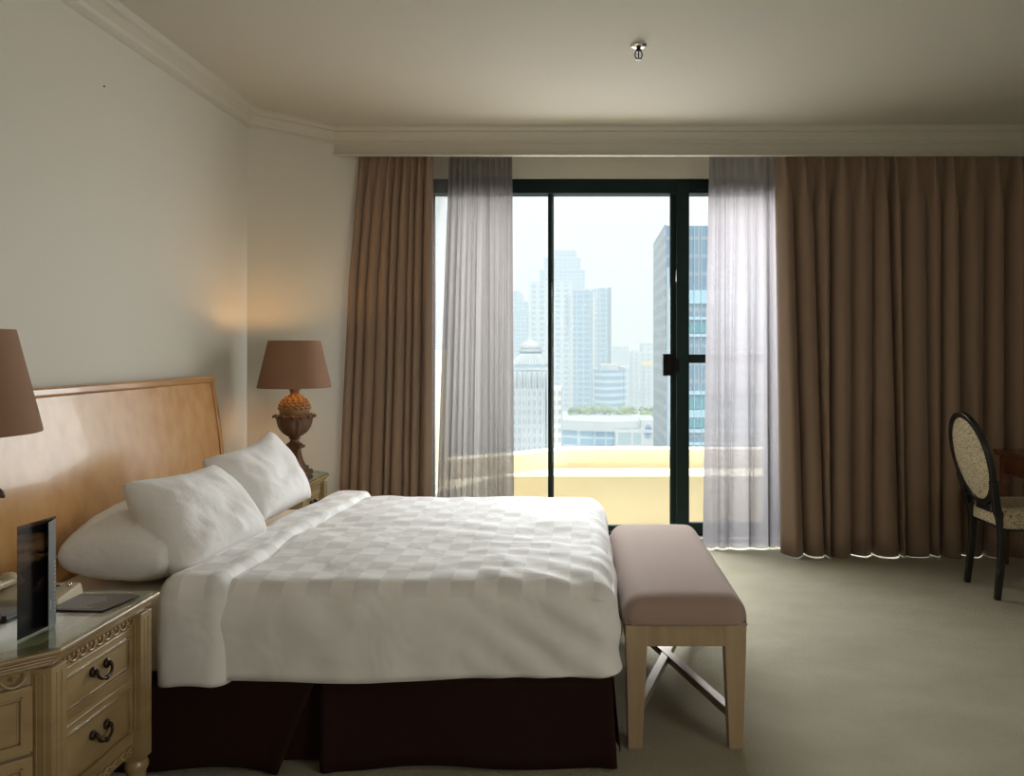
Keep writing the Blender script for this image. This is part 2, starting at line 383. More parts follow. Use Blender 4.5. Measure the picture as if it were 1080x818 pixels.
tag(C.objects[-1], 'shade-darkened sheer curtain bunched in folds at the left edge of the glass door', 'curtain')
curtain_mesh(px(449, 5.72), px(480, 5.72), px(449, 5.72), px(478, 5.72), 5.76, .012, 2.80, 3, .015, 9, per=12).build('sheer_curtain', M['sheer_thin'], smooth=True)
tag(C.objects[-1], 'thin flat strip of sheer curtain between the gathered brown curtain and shade-darkened sheer folds', 'curtain')
mb = MB(); mb.box((-1.38, 5.45, 2.735), (3.7, 5.48, 2.765)); mb.box((-1.2, 5.65, 2.79), (3.7, 5.68, 2.815))
struct('trim_3', mb, M['trim'])

# ---------------------------------------------------------------- bed
BX0, BX1, BY0, BY1 = -1.90, .10, 2.71, 4.27
bed = empty('bed', ((BX0+BX1)/2, (BY0+BY1)/2, 0), 'large double bed with curved honey wood headboard and dark brown skirt', 'bed')
MB().box((BX0+.02, BY0+.04, .05), (BX1-.04, BY1-.04, .33)).build('box_base', M['skirt'], bed, bevel=.01)
def rbox(a, b, r, n=(24, 20, 8), faces='xXyYZ', wr=None, rv=None):
    a = Vector(a); b = Vector(b); mb = MB(); rv = rv or r
    def mp(p):
        q = Vector([min(max(p[i], a[i]+(rv if i < 2 else r)), b[i]-(rv if i < 2 else r)) for i in range(3)])
        if p.z < b.z-r: q.z = p.z
        d = p-q
        if d.length > 1e-9:
            d.x /= rv; d.y /= rv; d.z /= r
            d.normalize(); p2 = q+Vector((d.x*rv, d.y*rv, d.z*r))
        else: p2 = p.copy()
        return wr(p2, p) if wr else p2
    nx, ny, nz = n
    def L(i, t): return a[i]+(b[i]-a[i])*t
    if 'Z' in faces: mb.grid(lambda u, v: mp(Vector((L(0, u), L(1, v), b.z))), nx, ny)
    if 'z' in faces: mb.grid(lambda u, v: mp(Vector((L(0, u), L(1, v), a.z))), nx, ny)
    if 'y' in faces: mb.grid(lambda u, v: mp(Vector((L(0, u), a.y, L(2, v)))), nx, nz)
    if 'Y' in faces: mb.grid(lambda u, v: mp(Vector((L(0, u), b.y, L(2, v)))), nx, nz)
    if 'x' in faces: mb.grid(lambda u, v: mp(Vector((a.x, L(1, u), L(2, v)))), ny, nz)
    if 'X' in faces: mb.grid(lambda u, v: mp(Vector((b.x, L(1, u), L(2, v)))), ny, nz)
    return mb
rbox((BX0, BY0, .32), (BX1-.02, BY1, .565), .05, (40, 30, 8)).build('mattress', M['sheet'], bed, smooth=True, weld=True)
MB().box((BX0, BY0-.004, .40), (-1.25, BY0-.0005, .405)).build('mattress_piping', M['sheet'], bed)
# headboard: concave sleigh profile extruded along the wall
hp = []
for k in range(15):
    t = k/14; z = .30+.925*t; hp.append((-1.902-.060*max(0, (t-.35)/.65)**1.8, z))
def hb(inset, y0, y1, grow=0):
    pts = [(x+inset, z) for x, z in hp]+[(-2.005, hp[-1][1]), (-2.005, .30)]
    n = len(pts); vs = [Vector((x, y0, z)) for x, z in pts]+[Vector((x, y1, z)) for x, z in pts]
    return MB().poly(vs, [tuple(range(n)), tuple(range(2*n-1, n-1, -1))]+[(i, (i+1) % n, n+(i+1) % n, n+i) for i in range(n)])
hd = hb(0, 2.58, 4.31).build('headboard', M['head'], bed, smooth=True, angle=.5)
# frame round the panel: top rail and end stiles
for y0, y1 in ((2.54, 2.58), (4.31, 4.345)):
    mb = MB()
    pts = [(x+.008, z) for x, z in hp]+[(hp[-1][0]+.006, 1.250), (-2.015, 1.250), (-2.015, .02), (-1.90, .02)]
    n = len(pts); vs = [Vector((x, y0, z)) for x, z in pts]+[Vector((x, y1, z)) for x, z in pts]
    mb.poly(vs, [tuple(range(n)), tuple(range(2*n-1, n-1, -1))]+[(i, (i+1) % n, n+(i+1) % n, n+i) for i in range(n)])
    mb.build('headboard_edge', M['headtrim'], hd, bevel=.005)
MB().box((-2.02, 2.54, 1.225), (hp[-1][0]+.014, 4.345, 1.262)).build('headboard_rail', M['headtrim'], hd, bevel=.012, seg=4)
# skirt panels
def skirt(p0t, p1t, p0b, p1b, seed, amp=.012, ztop=.325):
    p0t, p1t, p0b, p1b = map(Vector, (p0t, p1t, p0b, p1b))
    nrm = (p1t-p0t).cross(Vector((0, 0, 1))).normalized()
    def fn(u, v):
        t = v; a = p0t.lerp(p1t, u); b = p0b.lerp(p1b, u); p = a.lerp(b, t)
        z = ztop*(1-t)+.012*t+.008*t*math.sin(u*9+seed)
        off = (.022*t+amp*t*math.sin(u*11+seed*2)*.8+.012*t*math.exp(-((u-.985)/.03)**2)+.012*t*math.exp(-((u-.015)/.03)**2))
        return Vector((p.x, p.y, 0))+nrm*off+Vector((0, 0, z))
    MB().grid(fn, 60, 8).build('skirt_panel', M['skirt'], bed, smooth=True, solid=.003)
skirt((-1.90, 2.70, 0), (-.865, 2.70, 0), (-1.90, 2.70, 0), (-.985, 2.68, 0), 1)
skirt((-.862, 2.70, 0), (.115, 2.70, 0), (-.85, 2.70, 0), (.132, 2.70, 0), 4)
skirt((.118, 2.70, 0), (.118, 4.28, 0), (.118, 2.77, 0), (.118, 4.28, 0), 2, amp=.006)
skirt((.115, 4.28, 0), (-1.90, 4.28, 0), (.115, 4.28, 0), (-1.90, 4.28, 0), 3)
MB().box((-1.10, 2.725, .015), (-.70, 2.73, .32)).build('skirt_panel', M['skirt'], bed)

# duvet
def wr_duvet(p, src):
    p = p.copy()
    nz_ = noise.noise(Vector((p.x*2.6, p.y*3.2, p.z*3)))
    n2 = noise.noise(Vector((p.x*9+3, p.y*6, p.z*7)))
    n3 = noise.noise(Vector((p.x*3+p.y*14, p.y*5-p.x*4, 4)))
    if src.z > .60: p.z += .010*nz_+.006*n2+.006*n3*max(0, min(1, (p.x+.55)/.5))-.012*max(0, p.x+.25)**1.2
    if src.y < 2.68 or p.y < 2.72:
        k = max(0, (.62-p.z)/.3); p.y += -.012*nz_*k-.008*n2-.010*math.sin(p.x*7)*k
    gk = math.exp(-((p.x-.05)/.35)**2)*math.exp(-((p.y-2.75)/.30)**2)
    p.z += .006*gk*math.sin((p.x*1.0+p.y*.7)*42+3*nz_)*(1 if src.z > .6 else 0); p.y -= .007*gk*math.sin((p.x*.8+p.z*1.3)*40+2*nz_)*(1 if p.y < 2.70 else 0)
    p.z += .005*math.sin(p.x*4+p.y*38+6*noise.noise(Vector((p.x*2, p.y*2, 7))))*max(0, noise.noise(Vector((p.x*1.7, p.y*2.1, 11)))+.15)*(1 if src.z > .6 else 0)
    if p.x > .06:
        k = max(0, (.62-p.z)/.3); p.x += .014*nz_+.006*n2
        r = math.exp(-((p.y-2.72)/.10)**2); p.x += .010*r*math.sin(p.z*45)*.5
    if src.z < .33: p.z += .006*math.sin(p.x*2.2+.8)+.004*n2+.010*max(0, p.x+.5)*1.0
    return p
rbox((-1.27, 2.655, .315), (.148, 4.31, .622), .13, (90, 80, 16), 'XyYZ', wr_duvet, rv=.085).build('duvet', M['damask'], None, smooth=True, weld=True, solid=.012)
dv = C.objects[-1]
def wr_band(p, src):
    p = p.copy(); n1 = noise.noise(Vector((p.x*5, p.y*3, p.z*3+9))); n2 = noise.noise(Vector((p.x*11, p.y*9, p.z*9)))
    p.z += (.010*n1+.005*n2)*(1 if src.z > .6 else .3); p.y += -.010*n1-.004*n2
    # the strip slants: its foot edge lies further to the foot at the far side
    t = (p.y-2.65)/1.65; p.x += .075*t + .012*math.sin(p.y*5)*1
    if src.z < .33: p.z += .02*n1+.004*n2
    return p
bd = rbox((-1.395, 2.632, .297), (-1.165, 4.33, .650), .12, (18, 90, 22), 'xXyYZ', wr_band, rv=.05).build('turned_down_edge', M['damask'], dv, smooth=True, weld=True, solid=.008)
tag(dv, 'white checked duvet spread over the bed with its top edge turned down', 'duvet')

# pillows
def pillow(near_b, far_b, near_t, far_t, thick, label, seed, ear=.05, pw=.45, nrm_flip=1, sag=.0):
    a, b, c, d = map(Vector, (near_b, far_b, near_t, far_t))
    n = (b-a).cross(c-a).normalized()*nrm_flip
    def surf(side):
        def fn(u, v):
            U, V = 2*u-1, 2*v-1
            U = math.copysign(abs(U)**.8, U); V = math.copysign(abs(V)**.8, V)
            # pulled-in edges, pointed corners
            uu = U*(1-ear*(1-V*V)**1.0*0+ -.0)*(1-ear*(1-abs(V)**2.2)*abs(U)**3)
            vv = V*(1-ear*(1-abs(U)**2.2)*abs(V)**3)
            s_, t = (uu+1)/2, (vv+1)/2
            p = a*(1-s_)*(1-t)+b*s_*(1-t)+c*(1-s_)*t+d*s_*t
            prof = ((1-abs(U)**3.2)*(1-abs(V)**3.2))
            prof = max(prof, 0)**pw
            nn = noise.noise(Vector((U*1.6+seed, V*1.6, seed)))+.4*noise.noise(Vector((U*4, V*3, seed+5)))
            cr_ = .010*abs(noise.noise(Vector((U*5+V*3, V*2-U, seed*3))))*(prof)
            p = p+n*side*thick/2*prof*(1+.16*nn)-n*side*cr_
            p.z -= sag*math.sin(PI*s_)*t
            return p
        return fn
    mb = MB(); mb.grid(surf(1), 40, 32); mb.grid(surf(-1), 40, 32)
    rim = []
    o = mb.build('pillow', M['white'], None, smooth=True, weld=True)
    return tag(o, label, 'pillow')
pillow((-1.365, 2.77, .605), (-1.29, 3.34, .64), (-1.61, 2.85, .93), (-1.56, 3.44, .91), .225, 'plump white pillow leaning in front of the others, nearest of the two propped up', 2, sag=.02)
pillow((-1.36, 3.46, .655), (-1.335, 4.04, .66), (-1.63, 3.50, .925), (-1.53, 3.98, 1.00), .21, 'white pillow propped upright at the far side of the bed near the lit lamp', 5, sag=.035)
pillow((-1.42, 2.75, .665), (-1.42, 3.36, .67), (-1.79, 2.76, .69), (-1.79, 3.40, .80), .22, 'white pillow lying flat against the headboard behind the standing brochure', 9, ear=.02, pw=.34)

# ---------------------------------------------------------------- bench
bench = empty('bench', (.38, 3.45, 0), 'pale wood bench with padded dusky pink seat at the foot of the bed', 'bench')
bx0, bx1, by0, by1 = .158, .603, 2.81, 4.08
def wr_c(p, src):
    p = p.copy(); u = (p.x-bx0)/(bx1-bx0)*2-1; v = (p.y-by0)/(by1-by0)*2-1
    if src.z > .45: p.z += .016*(1-u*u)*(1-v**4)-.004
    return p
rbox((bx0, by0, .438), (bx1, by1, .532), .078, (30, 40, 10), 'zZxXyY', wr_c, rv=.07).build('seat_pad', M['bench_cloth'], bench, smooth=True, weld=True)
MB().tube([(bx0+.012, by0+.012, .441), (bx1-.012, by0+.012, .441), (bx1-.012, by1-.012, .441), (bx0+.012, by1-.012, .441)], .006, 6, closed=True).build('piping', M['bench_cloth'], bench, smooth=True)
mb = MB(); i_ = .012
mb.box((bx0+i_, by0+i_, .362), (bx1-i_, by0+i_+.025, .438)); mb.box((bx0+i_, by1-i_-.025, .362), (bx1-i_, by1-i_, .438))
mb.box((bx0+i_, by0+i_+.025, .362), (bx0+i_+.025, by1-i_-.025, .438)); mb.box((bx1-i_-.025, by0+i_+.025, .362), (bx1-i_, by1-i_-.025, .438))
mb.build('apron', M['bench_wood'], bench, bevel=.003)
feet = []
for sx_, xx in ((1, bx0+.010), (-1, bx1-.010)):
    for sy_, yy in ((1, by0+.010), (-1, by1-.010)):
        mb = MB(); wt, wb = .080, .050
        xa, xb2, ya, yb2 = xx, xx+sx_*wt, yy, yy+sy_*wt*.8
        ix = xx+sx_*.010
        vs = [Vector((ix, yy+sy_*.008, 0)), Vector((ix+sx_*wb, yy+sy_*.008, 0)), Vector((ix+sx_*wb, yy+sy_*(wb+.008), 0)), Vector((ix, yy+sy_*(wb+.008), 0)),
              Vector((xa, ya, .436)), Vector((xb2, ya, .436)), Vector((xb2, yb2, .436)), Vector((xa, yb2, .436))]
        mb.poly(vs, [(0,3,2,1),(4,5,6,7),(0,1,5,4),(1,2,6,5),(2,3,7,6),(3,0,4,7)])
        mb.build('leg', M['bench_wood'], bench, bevel=.003)
zs = .098
MB().beam((bx0+.04, by0+.05, zs), (bx1-.04, by1-.05, zs), .036, .030).build('cross_stretcher', M['stretch'], bench, bevel=.002)
MB().beam((bx1-.04, by0+.05, zs+.002), (bx0+.04, by1-.05, zs+.002), .036, .030).build('cross_stretcher', M['stretch'], bench, bevel=.002)

# ---------------------------------------------------------------- nightstands
ZT = .665
def nightstand(fx, yend, sgn, L, ch, depth, label):
    # P(u, w, z): u runs along the drawer front away from the plain end, w outwards from the front
    P = lambda u, w_, z: Vector((fx+w_, yend+sgn*u, z))
    root = empty('nightstand', (fx-depth/2, yend+sgn*(L+ch)/2, 0), label, 'nightstand', None)
    def outline(o): return [(-o, o), (L+o*.41, o), (L+ch+o, -ch+o*.41), (L+ch+o, -depth), (-o, -depth)]
    def pr(mb, o, z0, z1):
        pts = [(P(u, w_, 0).x, P(u, w_, 0).y) for u, w_ in outline(o)]; return mb.prism(pts, z0, z1)
    pr(MB(), -.022, .20, ZT-.03).build('carcass', M['cream'], root, bevel=.002)
    mb = MB(); pr(mb, -.010, ZT-.052, ZT-.040); pr(mb, .002, ZT-.040, ZT-.030); pr(mb, .010, ZT-.030, ZT-.020); pr(mb, .020, ZT-.020, ZT-.006)
    top = mb.build('top', M['cream'], root, bevel=.0045, seg=3)
    pr(MB(), -.055, ZT-.0065, ZT-.0058).build('inset_panel', M['inset'], top)
    pr(MB(), .012, ZT-.0052, ZT).build('glass_top', M['table_glass'], root, bevel=.001)
    # corner posts running down into turned feet
    for u, w_ in ((.028, -.028), (L-.012, -.026), (L+ch-.03, -ch-.02), (L+ch-.03, -depth+.03), (.028, -depth+.03)):
        mb = MB(); c = P(u, w_, 0); h = .030
        mb.box((c.x-h, c.y-h, .175), (c.x+h, c.y+h, ZT-.052))
        for q in (-.010, .010):     # flutes
            mb.box((c.x+h-.002, c.y+q-.003, .27), (c.x+h+.0015, c.y+q+.003, ZT-.065))
            mb.box((c.x+q-.003, c.y-h-.0015, .27), (c.x+q+.003, c.y-h+.002, ZT-.065))
        mb.lathe([(.018, 0), (.020, .01), (.025, .10), (.027, .135), (.034, .148), (.034, .160), (.028, .172), (.030, .178)], (c.x, c.y, 0), 20)
        mb.build('leg', M['cream'], root, bevel=.0015)
    # framed drawer fronts
    def fielded(name, A, Bv, z0, z1, out, marg=.016):
        A = Vector(A); Bv = Vector(Bv); d = (Bv-A).normalized(); n = Vector(out)
        def bx(s0, s1, za, zb, o0, o1, mb):
            p = [A+d*s0+n*o0, A+d*s1+n*o0, A+d*s1+n*o1, A+d*s0+n*o1]
            mb.prism([(q.x, q.y) for q in p], za, zb)
        W = (Bv-A).length; mb = MB(); bx(0, W, z0, z1, -.02, .004, mb); o = mb.build(name, M['cream'], root, bevel=.002)
        m2 = .022; mb = MB()
        for k, (oo, th) in enumerate(((m2, .004), (m2+.008, .003))):
            bx(oo, W-oo, z0+oo, z0+oo+th, .004, .009-k*.003, mb); bx(oo, W-oo, z1-oo-th, z1-oo, .004, .009-k*.003, mb)
            bx(oo, oo+th, z0+oo, z1-oo, .004, .009-k*.003, mb); bx(W-oo-th, W-oo, z0+oo, z1-oo, .004, .009-k*.003, mb)
        mb.build('raised_bead', M['cream'], o)
        mb = MB(); oo = m2+.004
        bx(oo, W-oo, z0+oo, z0+oo+.004, .004, .0048, mb); bx(oo, W-oo, z1-oo-.004, z1-oo, .004, .0048, mb)
        bx(oo, oo+.004, z0+oo, z1-oo, .004, .0048, mb); bx(W-oo-.004, W-oo, z0+oo, z1-oo, .004, .0048, mb)
        mb.build('glaze_line', M['groove'], o)
        return o
    for z0, z1 in ((.438, .578), (.248, .426)):
        dr = fielded('drawer', P(.062, -.024, 0), P(L-.045, -.024, 0), z0, z1, (1, 0, 0))
        zc = (z0+z1)/2+.006; uc = L/2+.01; mb = MB()
        for q in (-.032, .032):
            mb.ball(P(uc+q, -.014, zc+.012), .013, (.6, 1, 1.1), 14); mb.ball(P(uc+q, -.004, zc+.012), .007)
        path = [P(uc+.032*math.cos(PI*k/14)*(1+.25*math.sin(PI*k/14)), -.002+.006*math.sin(PI*k/14), zc+.012-.026*math.sin(PI*k/14)) for k in range(15)]
        mb.tube(path, .0042, 8); mb.ball(P(uc, .004, zc-.015), .0075)
        mb.build('handle', M['bronze'], dr, smooth=True)
    # carved bands: scallops under the top and along the apron
    def scallops(A, Bv, z, r, cnt, out, up=1):
        A = Vector(A); Bv = Vector(Bv); d = (Bv-A).normalized(); n = Vector(out); W = (Bv-A).length; mb = MB()
        for k in range(cnt):
            s_ = W*(k+.5)/cnt; c = A+d*s_
            path = [c+d*(r*math.cos(PI*j/8))+Vector((0, 0, z-up*r*math.sin(PI*j/8)))+n*(.004+.003*math.sin(PI*j/8)) for j in range(9)]
            mb.tube(path, .004, 6)
            mb.ball(c+Vector((0, 0, z-up*r*.25))+n*.004, .006, n=8)
        return mb
    mb = scallops(P(.06, -.024, 0), P(L-.045, -.024, 0), ZT-.056, .021, 9, (1, 0, 0))
    mb.build('carved_frieze', M['cream'], root, smooth=True)
    mb = scallops(P(.06, -.024, 0), P(L-.045, -.024, 0), .208, .021, 9, (1, 0, 0), -1); mb.build('carved_apron', M['cream'], root, smooth=True)
    n = Vector((1, sgn, 0)).normalized()
    A = P(L+.024, -.048, 0); Bv = P(L+ch-.055, -ch-.02+.045, 0)
    A = P(L+.02, -.045, 0); Bv = P(L+ch-.035, -ch+.010, 0)
    if (Bv-A).length > .06:
        off = n*.012
        for z0, z1 in ((.418, .578), (.248, .406)): fielded('side_panel', A+off, Bv+off, z0, z1, n)
        scallops(A+off, Bv+off, ZT-.054, .026, 3, n).build('carved_frieze', M['cream'], root, smooth=True)
    return root
nightstand(-1.30, 2.455, -1, .45, .22, .68, 'cream carved nightstand with glass top and two bronze handled drawers in the foreground')
nightstand(-1.51, 4.43, 1, .41, .09, .47, 'cream nightstand beyond the bed carrying the lit lamp, mostly hidden by pillows')

# ---------------------------------------------------------------- lamps
def lamp_shade_mat(lit):
    m = bpy.data.materials.new('brown_shade_cloth'); m.use_nodes = True; t = m.node_tree; b = t.nodes['Principled BSDF']
    b.inputs['Base Color'].default_value = (.27, .155, .098, 1); b.inputs['Roughness'].default_value = .8; b.inputs['Specular IOR Level'].default_value = .15
    tcn = t.nodes.new('ShaderNodeTexCoord'); n = t.nodes.new('ShaderNodeTexNoise'); n.inputs['Scale'].default_value = 300
    bp = t.nodes.new('ShaderNodeBump'); bp.inputs['Strength'].default_value = .2; bp.inputs['Distance'].default_value = .002
    t.links.new(tcn.outputs['Object'], n.inputs[0]); t.links.new(n.outputs[0], bp.inputs['Height']); t.links.new(bp.outputs[0], b.inputs['Normal'])
    return m
SH = lamp_shade_mat(True); M['lining'] = mat('gold_lining', (.75, .55, .28), .5)
def lamp(x, y, z0, label, lit):
    root = empty('table_lamp', (x, y, z0), label, 'lamp')
    mb = MB(); mb.box((x-.082, y-.082, z0), (x+.082, y+.082, z0+.028)); mb.box((x-.064, y-.064, z0+.028), (x+.064, y+.064, z0+.052))
    mb.build('base', M['carved'], root, bevel=.005)
    mb = MB()      # square flared column
    pr = [(.052, .052), (.046, .065), (.037, .09), (.030, .125), (.028, .152), (.036, .160)]
    vs = []; fs = []
    for r, z in pr:
        for i, j in ((-1, -1), (1, -1), (1, 1), (-1, 1)): vs.append(Vector((x+r*i, y+r*j, z0+z)))
    for k in range(len(pr)-1):
        for i in range(4): fs.append((k*4+i, k*4+(i+1) % 4, (k+1)*4+(i+1) % 4, (k+1)*4+i))
    fs += [(3, 2, 1, 0), tuple(len(pr)*4-4+i for i in range(4))]; mb.poly(vs, fs)
    mb.box((x-.046, y-.046, z0+.160), (x+.046, y+.046, z0+.176))
    mb.lathe([(.045, .176), (.048, .182), (.040, .190), (.028, .198), (.024, .210), (.034, .222), (.030, .230)], (x, y, z0), 28)
    mb.build('column', M['carved'], root, smooth=True, angle=.6)
    # fluted cup with a leafy rim
    cup = [(.026, .226), (.046, .236), (.070, .256), (.086, .282), (.095, .312), (.099, .340), (.102, .352), (.094, .356), (.080, .350)]
    MB().lathe(cup, (x, y, z0), 96, rfn=lambda a, z: 1+.055*abs(math.sin(a*8))*(1 if z < .345 else .2)).build('cup', M['carved'], root, smooth=True)
    mb = MB()
    for k in range(14):
        a = 2*PI*k/14; ca, sa = math.cos(a), math.sin(a)
        path = [(x+ca*r, y+sa*r, z0+z) for r, z in ((.094, .336), (.103, .348), (.112, .354), (.118, .349), (.117, .341))]
        mb.tube(path, .01, 8, rf=lambda t: .011-.005*t); mb.ball((x+ca*.100, y+sa*.100, z0+.348), .012, (1, 1, .6), 8)
    mb.tube([(x+.100*math.cos(2*PI*k/40), y+.100*math.sin(2*PI*k/40), z0+.347) for k in range(40)], .007, 6, closed=True)
    mb.build('leaf_rim', M['carved'], root, smooth=True)
    # pineapple ball: rows of overlapping scales
    mb = MB(); R0, zc = .086, .384
    mb.ball((x, y, z0+zc), R0, n=32)
    for row in range(7):
        th = math.radians(8+row*12.2); n_ = max(6, int(18*math.cos(th)))
        for k in range(n_):
            a = 2*PI*(k+.5*(row % 2))/n_; r = R0*math.cos(th)
            mb.ball((x+math.cos(a)*r, y+math.sin(a)*r, z0+zc+R0*math.sin(th)), .0115, (1, 1, .85), 8)
    mb.build('pineapple_ball', M['pine'], root, smooth=True)
    mb = MB(); mb.lathe([(.034, .458), (.036, .466), (.026, .474), (.024, .492), (.030, .498), (.030, .512), (.012, .518), (.010, .60), (.014, .602), (.014, .64), (.004, .642)], (x, y, z0), 24)
    mb.build('neck', M['carved'], root, smooth=True)
    sb, st = (.207, .515), (.147, .790)
    th = .003
    s_ = MB().lathe([sb, (sb[0]+.001, sb[1]+.004), st, (st[0]-th, st[1]), (sb[0]-th, sb[1])], (x, y, z0), 64, cap=False).build('lamp_shade', SH, root, smooth=True, angle=.7)
    MB().lathe([(sb[0]-th-.001, sb[1]+.002), (st[0]-th-.001, st[1]-.002)], (x, y, z0), 64, cap=False).build('lining', M['lining'], s_, smooth=True)
    mb = MB()
    for k in range(3):
        a = 2*PI*k/3+.4; mb.tube([(x, y, z0+.755), (x+.145*math.cos(a), y+.145*math.sin(a), z0+.775)], .002, 6)
    mb.tube([(x+.012, y, z0+.60), (x+.06, y, z0+.66), (x+.05, y, z0+.72), (x, y, z0+.755)], .002, 6)
    mb.build('shade_ring', M['bronze'], s_)
    bm_ = bpy.data.materials.get('bulb_glow')
    if lit and not bm_:
        bm_ = bpy.data.materials.new('bulb_glow'); bm_.use_nodes = True; b = bm_.node_tree.nodes['Principled BSDF']
        b.inputs['Emission Color'].default_value = (1, .55, .2, 1); b.inputs['Emission Strength'].default_value = 6
    MB().lathe([(.012, .64), (.016, .655), (.028, .672), (.031, .69), (.026, .708), (.012, .718), (.001, .72)], (x, y, z0), 20).build('bulb', bm_ if lit else M['white'], root, smooth=True)
    if lit:
        l = bpy.data.lights.new('lamp_light', 'POINT'); l.energy = 5.0; l.color = (1, .60, .25); l.shadow_soft_size = .03
        o = bpy.data.objects.new('lamp_light', l); C.objects.link(o); o.parent = root; o.location = (0, 0, .735)
lamp(-1.66, 4.73, ZT, 'lit carved pineapple table lamp with brown shade on the far nightstand', True)
lamp(-1.64, 2.10, ZT, 'brown shaded table lamp cut by the left edge of the photo on the near nightstand', False)

# ---------------------------------------------------------------- things on the near nightstand
tc_root = empty('brochure', (-1.41, 2.1, ZT), 'tall folded black and grey brochure standing on the near nightstand', 'brochure')
def leaf(p, q, h, z, m, name, parent, th=.0012, lean=0):
    p = Vector((*p, z)); q = Vector((*q, z)); d = (q-p).normalized(); n = Vector((-d.y, d.x, 0))
    return MB().prism([(v.x, v.y) for v in (p-n*th/2, q-n*th/2, q+n*th/2, p+n*th/2)], z, z+h).build(name, m, parent)
def photo_mat():
    m = mat('brochure_print', (.01, .009, .01), .22); t = m.node_tree; b = t.nodes['Principled BSDF']
    tcn = t.nodes.new('ShaderNodeTexCoord'); mp = t.nodes.new('ShaderNodeMapping'); mp.inputs['Rotation'].default_value = (math.radians(35), 0, 0); mp.inputs['Scale'].default_value = (1, 4, 13)
    n = t.nodes.new('ShaderNodeTexNoise'); n.inputs['Scale'].default_value = 1.6; n.inputs['Detail'].default_value = 3; n.inputs['Distortion'].default_value = 1.2
    r = t.nodes.new('ShaderNodeValToRGB'); r.color_ramp.elements[0].position = .38; r.color_ramp.elements[0].color = (.006, .005, .006, 1)
    r.color_ramp.elements[1].position = .68; r.color_ramp.elements[1].color = (.17, .095, .05, 1)
    s_ = t.nodes.new('ShaderNodeSeparateXYZ'); mr = t.nodes.new('ShaderNodeMapRange')
    mr.inputs[1].default_value = .10; mr.inputs[2].default_value = .17
    t.links.new(tcn.outputs['Object'], s_.inputs[0]); t.links.new(s_.outputs['Z'], mr.inputs[0])
    mx = t.nodes.new('ShaderNodeMix'); mx.data_type = 'RGBA'; mx.inputs[6].default_value = (.006, .006, .009, 1)
    t.links.new(mr.outputs[0], mx.inputs[0]); t.links.new(r.outputs[0], mx.inputs[7])
    t.links.new(tcn.outputs['Object'], mp.inputs[0]); t.links.new(mp.outputs[0], n.inputs[0]); t.links.new(n.outputs[0], r.inputs[0]); t.links.new(mx.outputs[2], b.inputs['Base Color'])
    return m
P0, P1, P2 = (-1.418, 2.04), (-1.408, 2.175), (-1.388, 2.115)
leaf(P0, P1, .288, ZT, photo_mat(), 'cover', tc_root)
fl = leaf(P1, P2, .282, ZT, M['paper_grey'], 'flap', tc_root)
d = (Vector(P2)-Vector(P1)).normalized(); n2 = Vector((-d.y, d.x)) ; n2 = n2 if n2.x > 0 else -n2
mb = MB()
for k in range(13):   # lines of fine print running down the flap
    a = Vector(P1)+d*(.008)+n2*.0016; b = a+d*random.uniform(.008, .022); z = ZT+.035+.011*k
    mb.prism([(a.x, a.y), (b.x, b.y), (b.x-n2.x*.0005, b.y-n2.y*.0005), (a.x-n2.x*.0005, a.y-n2.y*.0005)], z, z+.003)
a = Vector(P1)+d*.047+n2*.0016; b = a+d*.007
mb.prism([(a.x, a.y), (b.x, b.y), (b.x-n2.x*.0005, b.y-n2.y*.0005), (a.x-n2.x*.0005, a.y-n2.y*.0005)], ZT+.05, ZT+.075)
mb.build('print', M['print_pale'], fl)

fc = MB().prism([(-1.525, 2.275), (-1.335, 2.262), (-1.305, 2.405), (-1.35, 2.425), (-1.50, 2.42)], ZT+.0005, ZT+.004).build('menu_card', M['paper_dark'], None, bevel=.001)
tag(fc, 'dark card with faint lines of print lying flat on the near nightstand', 'card')
mb = MB()
for k in range(7):
    yy = 2.29+.016*k; mb.box((-1.49, yy, ZT+.004), (-1.49+random.uniform(.08, .12), yy+.003, ZT+.0044))
mb.build('print', M['print_pale'], fc)
bk = MB().box((-1.76, 2.19, ZT), (-1.55, 2.285, ZT+.006)).box((-1.757, 2.192, ZT+.006), (-1.553, 2.283, ZT+.012)).build('booklet', M['paper_grey'], None, bevel=.001)
tag(bk, 'thin grey booklet at the left edge of the photo beside the near lamp base', 'booklet')
ph = empty('telephone', (-1.61, 2.37, ZT), 'low ivory telephone on the near nightstand behind the standing brochure', 'telephone')
mb = MB(); vs = [Vector(p) for p in ((-1.74, 2.31, ZT), (-1.49, 2.31, ZT), (-1.49, 2.435, ZT), (-1.74, 2.435, ZT), (-1.735, 2.315, ZT+.018), (-1.495, 2.315, ZT+.018), (-1.495, 2.43, ZT+.036), (-1.735, 2.43, ZT+.036))]
mb.poly(vs, [(0,3,2,1),(4,5,6,7),(0,1,5,4),(1,2,6,5),(2,3,7,6),(3,0,4,7)]); mb.build('body', M['phone'], ph, bevel=.006, seg=3)
mb = MB(); mb.box((-1.725, 2.325, ZT+.036), (-1.675, 2.42, ZT+.056)); mb.ball((-1.70, 2.335, ZT+.047), .028, (1, .9, .75)); mb.ball((-1.70, 2.41, ZT+.050), .028, (1, .9, .75))
mb.build('handset', M['phone'], ph, bevel=.008, seg=3)
mb = MB()
for i in range(3):
    for j in range(4): mb.box((-1.62+i*.03, 2.33+j*.022, ZT+.020+j*.0035), (-1.60+i*.03, 2.343+j*.022, ZT+.026+j*.0035))
mb.build('keypad', M['paper_grey'], ph, bevel=.002)
MB().ball((-1.513, 2.40, ZT+.036), .008).build('knob', M['chrome'], ph, smooth=True)

